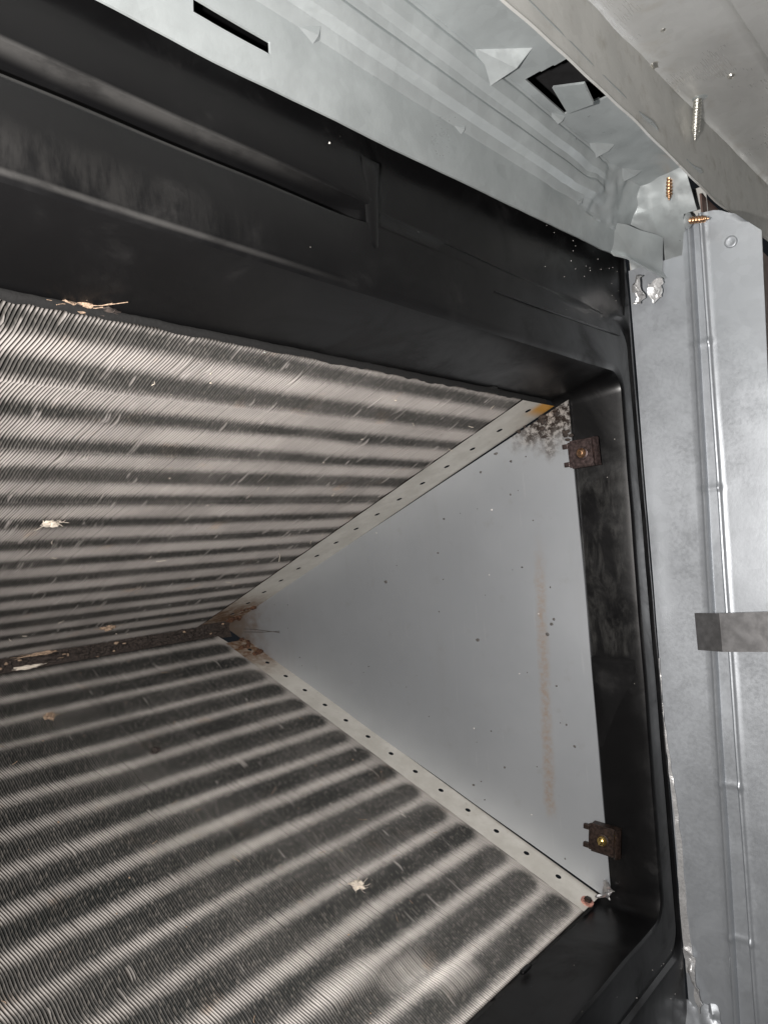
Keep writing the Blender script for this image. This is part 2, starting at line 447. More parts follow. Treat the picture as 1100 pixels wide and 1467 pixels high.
fin_bank('fin_bank', SU, 90, 936, 6, 840, M['fins_up'], 'upper bank of thin aluminium fins with bent silvery nicks', 380, (94, 194, 295, 395), 22, seed=3)
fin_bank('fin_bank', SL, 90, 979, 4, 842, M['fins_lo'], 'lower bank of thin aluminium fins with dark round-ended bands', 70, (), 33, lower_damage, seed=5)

# tubes, and a dark sheet added as shade in the depth behind the fins
for slab, ph in ((SU, 49), (SL, 60)):
    v0 = 10
    k = 0
    while ph + k * P < 815:
        vv_ = ph + k * P
        a = slab.pt(85, vv_, -21); b_ = slab.pt(1010, vv_, -21)
        V, F = lathe(a, b_, [(0, 9), (925, 9)], 10)
        mesh('tube', V, F, M['tube'], a, coil, smooth=40); k += 1
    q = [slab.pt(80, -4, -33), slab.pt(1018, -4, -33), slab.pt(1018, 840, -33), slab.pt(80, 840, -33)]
    mesh('shade_sheet', q, [(0, 1, 2, 3)], M['backing'], q[0], coil, solid=2)

def holed_strip(xa, xb, v0, v1, hx, hv, r, z, slab):
    """flat strip in slab space with real round holes"""
    V, F = [], []
    def quad(a, b, c, d):
        k = len(V); V.extend([a, b, c, d]); F.append((k, k + 1, k + 2, k + 3))
    w = 12.0
    cur = v0
    for h in hv:
        if h - w < cur or h + w > v1: continue
        quad((xa, cur), (xb, cur), (xb, h - w), (xa, h - w))
        quad((xa, h - w), (hx - w, h - w), (hx - w, h + w), (xa, h + w))
        quad((hx + w, h - w), (xb, h - w), (xb, h + w), (hx + w, h + w))
        n = 24
        k0 = len(V)
        for i in range(n):
            an = 2 * math.pi * i / n; c, s_ = math.cos(an), math.sin(an)
            V.append((hx + r * c, h + r * s_))
            q_ = w / max(abs(c), abs(s_)); V.append((hx + q_ * c, h + q_ * s_))
        for i in range(n):
            j = (i + 1) % n
            F.append((k0 + 2 * i, k0 + 2 * i + 1, k0 + 2 * j + 1, k0 + 2 * j))
        cur = h + w
    quad((xa, cur), (xb, cur), (xb, v1), (xa, v1))
    V3 = [(x, v, z) for x, v in V]
    return V3, F
for slab, xa, xb, hx, h0, mat, r_, lab in ((SU, 927, 1018, 973, 22, 'flange_up', 4.6, 'pale perforated flange with a yellowed end'),
                                           (SL, 966, 1018, 996, 4 + P, 'flange', 4.3, 'pale perforated flange beside the round-ended bands')):
    V, F = holed_strip(xa, xb, 2, 806, hx, [h0 + (P if slab is SL else 53) * k for k in range(16)], r_, slab.sign * 2.6, slab)
    o = slab_object('perforated_flange', slab, V, F, M[mat], lab)

# end plate (the triangle), slightly uneven
def tri(n=40):
    A, B, C = (-186, 484), (520, 484), (146, 1292)
    V, F, idx = [], [], {}
    for i in range(n + 1):
        for j in range(n + 1 - i):
            a, b_ = i / n, j / n
            y = A[0] + (C[0] - A[0]) * a + (B[0] - A[0]) * b_; z = A[1] + (C[1] - A[1]) * a + (B[1] - A[1]) * b_
            idx[i, j] = len(V); V.append((1019 + 3.0 * nz(0, y, z, .006), y, z))
    for i in range(n):
        for j in range(n - i):
            F.append((idx[i, j], idx[i + 1, j], idx[i, j + 1]))
            if j < n - i - 1: F.append((idx[i + 1, j], idx[i + 1, j + 1], idx[i, j + 1]))
    return V, F
V, F = tri()
PL0 = (1019, 168, 500)
plate = mesh('end_plate', V, F, M['endplate'], PL0, coil, label='smooth grey triangular end plate with dark specks', smooth=60, solid=3, offset=0)
# specks: sprayed droplets and grime dots on the plate
parts = []
known = [(65, 848, 3.2), (33, 1051, 3.0), (161, 670, 3.4), (-33, 716, 2.2), (21, 734, 2.0), (-125, 610, 2.8), (-110, 585, 2.4), (-100, 640, 2.2),
         (150, 548, 3.5), (135, 540, 3.0), (128, 536, 2.4), (310, 520, 2.6), (280, 530, 2.2), (390, 700, 2.2), (355, 640, 2.0), (-60, 590, 2.2)]
for i in range(34):
    while True:
        y = random.uniform(-160, 500); z = random.uniform(500, 1150)
        if z < 1292 - 808 * abs(y - 146) / 330 * .82 - 60: break
    known.append((y, z, random.choice([.7, .9, 1.0, 1.3, 1.7])))
for i, (y, z, r) in enumerate(known):
    x = 1017.2 + 3.0 * nz(0, y, z, .006)
    parts.append(lump((x, y, z), (.8, r * .75, r * random.uniform(.6, 1.2)), i, .5, 2))
V, F = join(*parts)
mesh('speck', V, F, M['speck'], PL0, plate, kind='stuff', smooth=60)
parts = [lump((1017 + 3 * nz(0, y, z, .006), y, z), (.8, r, r), i, .3, 1) for i, (y, z, r) in enumerate(
    [(-40, 625, 1.8), (120, 560, 1.3), (300, 690, 1.2), (60, 640, 1.0), (-20, 860, 1.3), (210, 600, 1.1), (420, 600, 1.2)])]
V, F = join(*parts); mesh('dust_fleck', V, F, M['dust'], PL0, plate, kind='stuff', smooth=60)
# rotten grime clumps on the corner of the plate
parts = []
for i in range(20):
    y = random.uniform(-178, -128); z = random.uniform(482, 575)
    if y > -150 and z > 530: continue
    parts.append(lump((1016.5, y, z), (2.2, random.uniform(2, 6), random.uniform(2, 7)), i, .6, 1))
V, F = join(*parts); mesh('grime_crust', V, F, M['grime'], PL0, plate, kind='stuff', smooth=60)

# ridge strip where the two banks meet, with rubbish caught on it
V, F = grid(lambda x, y: (x, y, 1276 + 5 * abs(y - 146) / 16 * -1 + 2.5 * nz(x, y, 0, .05)), list(np.linspace(85, 1016, 120)), list(np.linspace(126, 166, 9)))
ridge = mesh('ridge_strip', V, F, M['grime'], (1019, 146, 1256), coil, smooth=50, solid=3)
parts = []
for i in range(200):
    x = random.uniform(480, 1010)
    parts.append(lump((x, random.uniform(138, 158), 1272 + random.uniform(-4, 4)), (random.uniform(2, 9), random.uniform(1.5, 5), random.uniform(1.5, 4)), i, .6, 1))
V, F = join(*parts); mesh('ridge_debris', V, F, M['grime'], (1019, 146, 1256), ridge, kind='stuff', smooth=60)
parts = []
for i in range(14):
    x = random.uniform(500, 1008)
    parts.append(lump((x, random.uniform(136, 160), 1267 + random.uniform(-4, 4)), (random.uniform(2, 6), random.uniform(1, 3.5), random.uniform(1.5, 3)), i + 50, .6, 1))
V, F = join(*parts); mesh('pale_debris', V, F, M['tan'], (1019, 146, 1256), ridge, kind='stuff', smooth=60)
parts = []
for i in range(26):
    k = random.random(); sl = random.choice((SU, SL))
    p = sl.pt(random.uniform(985, 1016), random.uniform(735, 812), random.uniform(1, 5))
    parts.append(lump(p, (random.uniform(3, 8), random.uniform(2, 5), random.uniform(2, 5)), i + 9, .9, 2))
V, F = join(*parts); mesh('rust_crust', V, F, M['rust'], (1019, 146, 1256), ridge, kind='stuff', smooth=60)
for k, (yy, bend) in enumerate(((150, 6), (156, -3))):
    V, F = tube([(1012 + 1.2 * math.sin(i), yy + bend * (i / 8) ** 2, 1225 - i * 13) for i in range(9)], .7, 6)
    mesh('fine_wire', V, F, M['speck'], (1012, yy, 1225), coil, smooth=60)
# screw head with a pink washer on the lower flange
p = SL.pt(988, 8, 3)
scr = empty('flange_screw', p, 'small pink stained screw at the bottom end of the lower pale flange', 'screw')
nv = (0, SL.n[0] * SL.sign, SL.n[1] * SL.sign)
q = tuple(p[i] + nv[i] * 6 for i in range(3))
V, F = lathe(p, q, [(-1, 9), (1.6, 9), (2.0, 7.5)], 16); mesh('washer', V, F, simple('pink_washer', (0.50, 0.25, 0.20), .5, .3, .5, 500, .5), p, scr, smooth=40)
V, F = lathe(p, q, [(2, 5.5), (5.5, 5.2), (6.5, 3)], 6); mesh('head', V, F, M['nut'], p, scr)

# ------------------------------------------------------------------ black drain pan
PAN0 = (560, 168, 408)
pan = empty('drain_pan', PAN0, 'black moulded plastic drain pan framing the coil opening', 'drain pan')
NT_, NA, NS = 150, 9, 60
def ring_pts(yt, yb, xt, xb, r):
    pts = []
    for i in range(NT_): pts.append((lerp(-350, xt - r, i / (NT_ - 1)), yt, 0))
    for i in range(1, NA):
        a = math.pi / 2 * i / NA; pts.append((xt - r + r * math.sin(a), yt + r - r * math.cos(a), 1))
    for i in range(NS): k = i / (NS - 1); pts.append((lerp(xt, xb, k), lerp(yt + r, yb - r, k), 2))
    for i in range(1, NA):
        a = math.pi / 2 * i / NA; pts.append((xb - r + r * math.cos(a), yb - r + r * math.sin(a), 3))
    for i in range(NT_): pts.append((lerp(xb - r, -350, i / (NT_ - 1)), yb, 4))
    return pts
RINGS = [  # z, y top, y bottom, x right (top, bottom), corner radius
    (511, -189, 523, 1023, 1022, 10), (480, -194, 521, 1024, 1018, 16), (440, -203, 519, 1027, 1012, 22), (418, -209, 518, 1029, 1009, 25),
    (411, -212, 519, 1031, 1010, 27), (408.6, -216, 522, 1034, 1013, 30), (408, -222, 527, 1038, 1017, 32), (408.5, -246, 552, 1052, 1036, 34),
    (412, -273, 572, 1062, 1049, 30), (413, -276, 574, 1063, 1050, 28), (425, -279, 577, 1065, 1052, 26), (425, -289, 586, 1070, 1058, 22),
    (409, -293, 590, 1073, 1062, 20), (408, -297, 594, 1075, 1064, 18), (411, -330, 640, 1088, 1070, 12), (417, -400, 700, 1108, 1086, 6)]
V, F = [], []
for ri, (z, yt, yb, xt, xb, r) in enumerate(RINGS):
    for (x, y, run) in ring_pts(yt, yb, xt, xb, r):
        zz = z
        if ri in (8, 9, 10, 11):
            g = 1 - sstep(478, 512, x) if run == 0 else 0.0          # the groove is moulded only along the left half
            flat = 409 if ri < 10 else 414
            zz = lerp(flat, z, g)
        if run == 0 and x > 512 and ri in (12, 13): zz = lerp(409, 416.5, sstep(512, 530, x) * (1 - sstep(1000, 1050, x)))
        if run == 0 and x > 512 and ri in (14, 15): zz += 5 * sstep(512, 530, x)
        zz += .9 * nz(x, y, z, .012)
        V.append((x, y + .8 * nz(x, y, 5, .01), zz))
n = len(ring_pts(*RINGS[0][1:]))
for i in range(len(RINGS) - 1):
    for j in range(n - 1):
        F.append((i * n + j, i * n + j + 1, (i + 1) * n + j + 1, (i + 1) * n + j))
mesh('pan_body', V, F, M['plastic'], PAN0, pan, smooth=32, solid=5, offset=-1)
# moulded cross web where the groove ends
def web(u, v):
    y = lerp(-336, -246, v); w = lerp(17, 9, v) * (1 - .3 * abs(u))
    hgt = 2.6 * (1 - u * u) * min(1, v * 8, (1 - v) * 8)
    return (512 + w * u - 6 * (v - .5), y, 410.5 - hgt)
V, F = grid(web, list(np.linspace(-1, 1, 9)), list(np.linspace(0, 1, 24)))
mesh('cross_web', V, F, M['plastic'], (512, -290, 409), pan, smooth=50)
# shallow moulding line on the rim and pocket ledge in the end wall
V, F = tube([(x, -258 - .02 * (x - 705), 408.2) for x in np.linspace(705, 1040, 24)], [.5 + .9 * math.sin(math.pi * i / 23) for i in range(24)], 6)
mesh('mould_line', V, F, M['plastic'], (870, -258, 408), pan, smooth=60)
def ledge(u, v):   # swelling of the end wall below the pocket
    y = lerp(176, 500, u); z = lerp(420, 508, v)
    k = sstep(176, 184, y) * (1 - .75 * sstep(200, 470, y)) * min(1, (1 - v) * 3 + .15)
    xw = interp(z, (418, 440, 480, 511), (1021, 1021, 1021.5, 1022.5))
    return (xw + 2.2 - 5.5 * k, y, z)
V, F = grid(ledge, list(np.linspace(0, 1, 50)), list(np.linspace(0, 1, 10)))
mesh('wall_ledge', V, F, M['plastic'], (1019, 300, 460), pan, smooth=40)
# tab at the lower lip
V, F = box((792, 514, 495), (810, 519, 501)); mesh('lip_tab', V, F, M['plastic'], (800, 516, 498), pan, bevel=1.5)

# foam gasket squeezed between pan and coil
def gask(slab_y, z0, seed, ysgn):
    pts, rr = [], []
    for i, x in enumerate(np.arange(85, 1000, 5.0)):
        k = nz(x, seed, 0, .03) * 1.3 + nz(x, seed, 3, .12) * .9
        pts.append((x, slab_y + ysgn * k * .8, z0 + k)); rr.append(3.5 + .8 * k + .4 * random.random())
    return tube(pts, rr, 9)
V, F = gask(-186, 510, 1.0, 1)
mesh('foam_gasket', V, F, M['foam'], (540, -186, 510), label='rough black foam seal along the top edge of the upper fins', cat='gasket', smooth=50)
V, F = gask(525, 503, 9.0, -1)
mesh('foam_gasket', V, F, M['foam'], (540, 525, 503), label='black foam seal along the bottom edge of the lower fins', cat='gasket', smooth=50)

# ------------------------------------------------------------------ galvanised rail above the pan
RAIL0 = (560, -420, 400)
rail = empty('support_rail', RAIL0, 'pale galvanised ribbed rail with slots running above the black pan', 'rail')
# profile parameter w: 0 lower edge, 1 bend, 2 second bend, 3 top edge
DARTS = [(646, 1, 26, 10, .17, .14, 3.4), (905, 1, 12, 24, .17, .14, 3.4), (435, 1, 30, 14, .19, .17, 3.6), (664, 2, 40, 14, .62, .36, 9), (905, 2, 30, 16, .34, .22, 5), (1000, 2, 24, 14, .3, .2, 4), (470, 2, 40, 16, .5, .36, 9), (250, 2, 40, 16, .5, .36, 9), (800, 2, 20, 12, .14, .2, 3)]   # x, bend, left, right, up, down, height
def rail_pt(x, w):
    y0 = interp(x, (-300, 245, 340, 528, 710, 1015, 1090), (-325, -340, -341, -349, -358, -373, -377))
    P_ = [(y0, 402), (interp(x, (400, 1010), (-403, -413)), 399), (-468, 366), (-472, 296)]
    i = min(2, int(w)); k = w - i
    y = lerp(P_[i][0], P_[i + 1][0], k); z = lerp(P_[i][1], P_[i + 1][1], k)
    seg = [60, 74, 70]
    arc = sum(seg[:i]) + seg[i] * k
    if i == 1:      # two crisp pressed steps along the middle face
        f_ = 1 - sstep(900, 990, x)
        z -= f_ * interp(k, (0, .18, .26, .42, .50, .62, .70, .84, .92, 1), (0, 0, 5, 5, 0, 0, 4.5, 4.5, 0, 0))
    # crumpling towards the corner
    c = sstep(800, 1000, x) * (1 if w > .9 else .15)
    z += c * (9 * nz(x, arc, 0, .022) + 3 * nz(x, arc, 7, .06)); y += c * 4 * nz(x, arc, 4, .03)
    z += 1.3 * nz(x, arc, 1, .010) + .35 * nz(x, arc, 5, .04)
    return (x, y, z)
xs = sorted(set([*np.arange(-300, 190, 30.), *np.arange(190, 1088, 4.0), 322., 391., 712., 806.]))
wsl = sorted(set([*np.linspace(0, 1, 13), *np.linspace(1, 2, 51), *np.linspace(2, 3, 21), .42, .58]))
def rail_skip(x, w):
    if 322 < x < 391 and .42 < w < .58: return True
    if 712 < x - (w - 2.5) * 10 < 806 and 2.15 < w < 2.86: return True
    if x > 1028 and w < 1: return True
    return False
V, F = grid(rail_pt, xs, wsl, rail_skip)
mesh('rail_sheet', V, F, M['galv'], RAIL0, rail, smooth=20, solid=2.2, offset=-1)
# pressed gussets across the two bends: two clean facets each
for (gx, bend, wl, wr, up, lo, out) in DARTS:
    l_ = Vector(rail_pt(gx - wl, bend)); r_ = Vector(rail_pt(gx + wr, bend))
    a_ = Vector(rail_pt(gx + wr * .6, bend + up)); b_ = Vector(rail_pt(gx, bend - lo))
    od = Vector((0, .5, -.86)); m_ = (a_ + b_) / 2 + od * out
    l_ -= od; r_ -= od
    V = [l_, a_, m_, b_, r_]
    mesh('gusset', [tuple(v) for v in V], [(0, 1, 2), (0, 2, 3), (4, 2, 1), (4, 3, 2)], M['galv'], tuple(m_), rail, smooth=18)
# the rail turns the corner in a crumpled fold
def cornerf(u, v):
    z = lerp(416, 303, v)
    yh = interp(z, (322, 336), (-420, -374)); yl = -505
    y = lerp(yh, yl, u)
    w = (-372 - y) / 130
    x = 1132 - 116 * w - 12 * math.exp(-((w - .45) / .2) ** 2) + 8 * nz(0, y, z, .024) + 3.5 * abs(nz(5, y, z, .05))
    return (x, y, z)
V, F = grid(cornerf, list(np.linspace(0, 1, 40)), list(np.linspace(0, 1, 40)))
mesh('corner_fold', V, F, M['galv'], (1094, -430, 350), rail, label='crumpled sheet fold at the corner', smooth=28, solid=2)
V, F = grid(lambda y, z: (1130 + 2 * nz(0, y, z, .03), y, z), list(np.linspace(-330, -470, 12)), list(np.linspace(420, 303, 12)))
mesh('corner_backing', V, F, M['galv_worn'], (1130, -420, 350), rail, smooth=40, solid=2)
# tab bent out of the square slot
def tabf(u, v):
    A = [Vector(p) for p in ((736, -458, 338), (720, -440, 297), (762, -440, 306), (788, -454, 346))]
    p = A[0].lerp(A[3], u).lerp(A[1].lerp(A[2], u), v)
    return (p.x, p.y - 3 * (1 - v), p.z)
V, F = grid(tabf, list(np.linspace(0, 1, 8)), list(np.linspace(0, 1, 8)))
mesh('bent_tab', V, F, M['galv'], (780, -465, 340), rail, smooth=50, solid=2.4, bevel=.6)
# folded end of the rail (rolled lip) at the corner post
def lip(u, v):
    A = [Vector(p) for p in ((1011, -369, 399), (1026, -418, 396), (1098, -403, 361), (1098, -346, 367))]
    p = A[0].lerp(A[1], v).lerp(A[3].lerp(A[2], v), u)
    curl = 7 * math.exp(-(u / .10) ** 2) - 6 * math.exp(-(v / .12) ** 2)
    return (p.x - 2 * curl * .3, p.y, p.z - 4 + curl + 3 * nz(p.x, p.y, 2, .03))
V, F = grid(lip, list(np.linspace(0, 1, 14)), list(np.linspace(0, 1, 16)))
mesh('folded_end', V, F, M['galv'], (1050, -395, 395), rail, label='worn folded end of the rail by the corner post', smooth=45, solid=2.5)
# dimple
V, F = lathe((777, -427, 392), (777, -422, 380), [(0, 6), (1.5, 5), (3, 2)], 12); mesh('rivet_dimple', V, F, M['galv'], (777, -427, 392), rail, smooth=60)

# added dark sheets that stand in for the shade behind the slots
V, F = join(box((-300, -520, 300), (1085, -512, 470)), box((-300, -512, 436), (1085, -300, 444)))
mesh('slot_shade_sheet', V, F, M['slot_dark'], (400, -516, 380), kind='structure')

# ------------------------------------------------------------------ furnace casing flange and panel (top right)
CAS0 = (700, -560, 300)
cas = empty('furnace_casing', CAS0, 'worn grey furnace casing with folded flange filling the top right corner', 'casing')
def fl_edge(x): return interp(x, (-300, 550, 775, 900, 1045, 1150, 1300, 1600), (-430, -445, -451, -452, -449, -449, -460, -482))
def pan_y(x): return -497 - .060 * x
def flange(x, v):
    y = lerp(fl_edge(x), pan_y(x), v)
    return (x, y, 299 + 1.6 * nz(x, y, 0, .015) - 2.0 * math.exp(-(v / .03) ** 2))
V, F = grid(flange, list(np.linspace(-300, 1600, 240)), [0, .015, .03, .06, .1, *np.linspace(.15, 1, 18)])
mesh('folded_flange', V, F, M['galv_worn'], CAS0, cas, smooth=40, solid=2.5)
def panelf(x, v):
    z = lerp(297, -420, v)
    step = 7 * sstep(196, 188, z) if z < 200 else 0
    if z < 150: step = 7 - 5 * sstep(150, 140, z) 
    return (x, pan_y(x) + 3 * sstep(290, 297, z) + step + 1.5 * nz(x, z, 2, .012), z)
V, F = grid(panelf, list(np.linspace(-300, 1600, 160)), [0, .004, .01, .03, .06, .1, .13, .140, .145, .150, .155, .18, .2, .205, .21, .215, .22, .3, .4, .6, .8, 1])
mesh('side_panel', V, F, M['galv_panel'], CAS0, cas, smooth=40, solid=2.5)
V, F = grid(lambda y, x: (x, y, 306 + .8 * nz(x, y, 0, .02)), list(np.linspace(-452, 800, 40)), list(np.linspace(1108, 1640, 20)))
mesh('end_flange', V, F, M['brown'], CAS0, cas, label='brown end flange behind the corner post', smooth=40, solid=2.5)
V, F = grid(lambda y, z: (1640, y, z), [-600, 0, 800], [306, 0, -420])
mesh('end_panel', V, F, M['galv_panel'], CAS0, cas, solid=2.5)
V, F = lump((930, -553, 294), (7, 6, 5), 4, .5, 2); mesh('metal_burr', V, F, M['zinc'], (930, -553, 294), cas, smooth=50)
V, F = lathe((1039, -561, 236), (1040, -548, 233), [(0, 5), (4, 4.6), (6, 2)], 12); mesh('rivet', V, F, M['zinc'], (1039, -560, 236), cas, smooth=50)
V, F = lathe((870, -551, 262), (870, -545, 260), [(0, 3.4), (2, 3), (3, 1)], 10); mesh('rivet', V, F, M['zinc'], (870, -551, 262), cas, smooth=50)

# ------------------------------------------------------------------ corner post (end wall of the cabinet)
POST0 = (1088, 100, 320)
post = empty('corner_post', POST0, 'tall bluish galvanised corner post with two pressed beads right of the pan', 'post')
def post_x(y): return interp(y, (-424, 172, 700), (1104, 1087, 1081))
def lipL(y): return 331 + .027 * (y + 43)
def lipR(y): return 312 + .017 * (y + 43)
def post_pt(y, v):
    zl, zr = lipL(y), lipR(y); mid = (zl + zr) / 2; hw = (zl - zr) / 2
    ks = [0, .55, .9, 1.0, 1.1, 1.2, 1.3, 1.4, 1.5, 1.6, 1.7, 1.8, 1.9, 2.0, 2.4, 3.0]
    zs = [412, zl + 22, zl + 5, zl + 2.6, zl + 1.2, zl, zl - 1.4, zl - 3, zr + 3, zr + 1.4, zr, zr - 1.2, zr - 2.6, zr - 5, zr - 30, interp(y, (-371, -107, 60, 800), (232, 243, 222, 200))]
    xo = [0, .3, 0, -1.2, -3.0, -3.4, -1.5, 4.5, 4.5, -1.5, -3.4, -3.0, -1.2, 0, .6, 2]
    z = interp(v, ks, zs); x = post_x(y) + interp(v, ks, xo)
    # the bead lips have little pressed nodes
    for ny in (-243, -42, 358, 562):
        for zz in (zl, zr):
            d2 = ((y - ny) / 4.2) ** 2 + ((z - zz) / 3.4) ** 2
            if d2 < 4: x -= 2.6 * math.exp(-d2)
    x += 2.4 * nz(0, y, z, .007) + .5 * nz(0, y, z, .03)
    # top end dished and cut back
    t_ = (z - 232) / 90
    return (x, y, z)
ys = sorted(set([*np.arange(-424, 780, 9.0)] + [c + d for c in (-243, -42, 358, 562) for d in np.arange(-9, 10, 1.5)]))
vsn = [0, .1, .25, .4, .55, .75, .9, .95, 1.0, 1.05, 1.1, 1.15, 1.2, 1.25, 1.3, 1.35, 1.4, 1.5, 1.55, 1.6, 1.65, 1.7, 1.75, 1.8, 1.85, 1.9, 1.95, 2.0, 2.1, 2.2, 2.3, 2.4, 2.6, 2.8, 3.0]
def post_top(y, v):
    z = post_pt(y, v)[2]
    lim = interp(z, (225, 240, 262, 285, 330, 331, 420), (-368, -384, -408, -421, -424, -372, -372))
    return (post_pt(max(y, lim), v))
V, F = grid(lambda y, v: post_top(y, v), ys, vsn)
mesh('post_sheet', V, F, M['galv_post'], POST0, post, smooth=50, solid=2.5, offset=0)
V, F = lathe((1102, -371, 270), (1098, -371, 270), [(0, 8.5), (1.0, 8), (1.6, 6), (1.0, 4.5), (.6, .2)], 18)
mesh('dimple', V, F, M['galv_post'], (1086, -371, 268), post, smooth=60)
for k, (y, z, r) in enumerate(((100, 372, 4.5), (250, 395, 3), (420, 290, 4), (500, 280, 3), (-20, 262, 3), (150, 262, 3), (350, 378, 3.2), (640, 300, 3), (600, 330, 2.5))):
    pass
# bent clip across the beads
CL0 = (1066, 150, 300)
clip = empty('spring_clip', CL0, 'tarnished bent metal clip spanning the beads of the corner post', 'clip')
V, F = grid(lambda u, y: (lerp(1087, 1065, u), y + 2 * (1 - u), interp(u, (0, 1), (358, 319))), list(np.linspace(0, 1, 6)), list(np.linspace(125, 176, 6)))
mesh('side_wing', V, F, M['clip'], CL0, clip, smooth=50, solid=3, bevel=.6)
V, F = grid(lambda u, y: (1065 - 1.5 * u, y - 2 * u, lerp(319, 259, u)), [0, .04, .08, .3, .5, .7, .92, .96, 1], list(np.linspace(125, 176, 6)))
mesh('front_face', V, F, M['clip'], CL0, clip, smooth=50, solid=2, bevel=.5)
V, F = grid(lambda u, y: (lerp(1064, 1087, u), y - 2, lerp(259, 246, u)), list(np.linspace(0, 1, 5)), list(np.linspace(125, 176, 6)))
mesh('side_wing', V, F, M['clip'], CL0, clip, smooth=50, solid=3, bevel=.6)

# ------------------------------------------------------------------ spring nuts with screws on the pan wall
def spring_nut(c, label, head, rust, tilt):
    x, y, z = c
    t_ = empty('spring_nut', c, label, 'fastener', 'rusty spring nuts on the pan end wall')
    V, F = grid(lambda u, v: (x - 5 - 1.2 * math.cos((u - .5) * 3) + .7 * nz(u * 40, v * 40, y, .2), lerp(y - 21, y + 21, u), lerp(z + 26, z - 16, v)), list(np.linspace(0, 1, 12)), list(np.linspace(0, 1, 12)))
    mesh('plate', V, F, rust, c, t_, smooth=50, solid=3, bevel=.5)
    V, F = grid(lambda u, v: (x - 5 + [0, -3, -5, -2, 5][v], lerp(y - 23, y + 23, u), z - 16 - [0, 2, 5, 8, 10][v]), list(np.linspace(0, 1, 8)), [0, 1, 2, 3, 4])
    mesh('rolled_fold', V, F, rust, c, t_, smooth=40, solid=2.5)
    for s_ in (-1, 1):
        V, F = box((x - 8, y + s_ * 15 - 4, z + 25), (x - 3, y + s_ * 15 + 4, z + 35)); mesh('prong', V, F, rust, c, t_, bevel=1)
        V, F = box((x - 6, y + s_ * 21.5 - 1.5, z - 24), (x + 8, y + s_ * 21.5 + 1.5, z + 22)); mesh('side_flange', V, F, rust, c, t_, bevel=.8)
    V, F = join(lathe((x - 7, y, z + 2), (x - 17, y, z + 2), [(0, 8), (2, 8.2), (5, 7), (7.5, 4.2), (8.4, .4)], 18), thread((x - 10, y, z + 2), (x - 24, y + 1, z + 1), 3.6, 3.6, 12, 6))
    mesh('screw', V, F, head, c, t_, smooth=60)
    V, F = lathe((x - 6, y, z + 2), (x - 12, y, z + 2), [(0, 11), (1.5, 10.5), (2.5, 8), (2.5, 5)], 18)
    mesh('collar', V, F, rust, c, t_, smooth=40)
    t_.scale = (.86, .86, .86); t_.rotation_euler.x = tilt
    return t_
spring_nut((1011, -106, 463), 'rusty spring nut with copper screw near the upper corner of the end plate', M['copper'], simple('brown_spring_steel', (0.060, 0.042, 0.040), .42, .5, .5, 420, .5), -.03)
spring_nut((1007, 431, 480), 'dark rusty spring nut with bright brass screw near the lower corner', M['brass'], M['nut'], .11)

# ------------------------------------------------------------------ loose screws poking through the sheets
for (a, b_, r, mat, lab) in (
    ((1052, -468, 326), (1049, -432, 329), 4.6, 'copper', 'copper coloured screw tip hanging from the crumpled end of the rail'),
    ((1072, -406, 313), (1066, -398, 284), 5.2, 'copper', 'copper coloured screw poking sideways across the top of the corner post'),
    ((1064, -562, 284), (1060, -504, 292), 6.0, 'zinc', 'long silvery screw sticking out over the edge of the casing flange')):
    V, F = thread(a, b_, r, 4.6, 14, 13 if mat == 'zinc' else 8)
    so = mesh('screw', V, F, M[mat], a, label=lab, cat='screw', smooth=60)
    V, F = lathe(a, b_, [(-1, r * 2.1), (1.2, r * 1.7), (3.2, r * 1.25), (3.4, r * .8)], 14)
    mesh('pierced_burr', V, F, M['galv'], a, so, smooth=40)

# ------------------------------------------------------------------ foil scraps and tape
def crumple(p00, p10, p11, p01, n, amp, seed):
    A = [Vector(p) for p in (p00, p10, p11, p01)]
    def f(u, v):
        p = A[0].lerp(A[1], u).lerp(A[3].lerp(A[2], u), v)
        d = Vector((nz(p.x, p.y, p.z + seed, .09), nz(p.x + 7, p.y, p.z + seed, .11), nz(p.x, p.y + 9, p.z + seed, .10))) * amp
        return tuple(p + d)
    return grid(f, list(np.linspace(0, 1, n)), list(np.linspace(0, 1, n)))
V, F = crumple((1074, -352, 396), (1066, -347, 378), (1072, -312, 384), (1080, -314, 398), 10, 9, 1)
mesh('foil_scrap', V, F, M['foil'], (1074, -330, 390), label='crumpled silver foil scrap under the folded rail end', cat='foil', smooth=25, solid=.8)
V, F = crumple((1076, -340, 376), (1080, -343, 360), (1084, -316, 360), (1080, -312, 376), 9, 7, 5)
mesh('foil_scrap', V, F, M['foil'], (1080, -330, 368), label='smaller foil flap against the top of the corner post', cat='foil', smooth=25, solid=.8)
def tapef(u, v):
    y = lerp(190, 625, u); w = interp(u, (0, .35, .6, .8, 1), (1.2, 3.5, 7, 10, 12))
    return (1079 + 1.0 * v + 1.6 * nz(0, y, v * 8, .06), y, 410.5 - w * v + 1.5 * nz(3, y, v * 8, .05) + 2 * math.sin(u * 9))
V, F = grid(tapef, list(np.linspace(0, 1, 120)), list(np.linspace(0, 1, 5)))
mesh('foil_tape', V, F, M['foil'], (1082, 400, 407), label='thin shiny foil tape edge between the pan and the corner post', cat='tape', smooth=30, solid=.7)
V, F = crumple((1078, 592, 414), (1077, 598, 398), (1068, 668, 390), (1072, 660, 398), 14, 6, 9)
mesh('foil_scrap', V, F, M['foil'], (1076, 645, 400), label='torn silver foil flap at the lower end of the foil tape', cat='foil', smooth=25, solid=.8)
V, F = crumple((1082, 664, 420), (1078, 656, 372), (1060, 720, 362), (1064, 724, 420), 12, 6, 15)
mesh('sheet_corner', V, F, M['galv_post'], (1074, 690, 390), label='small grey sheet metal corner below the torn foil flap', cat='sheet metal', smooth=40, solid=2)
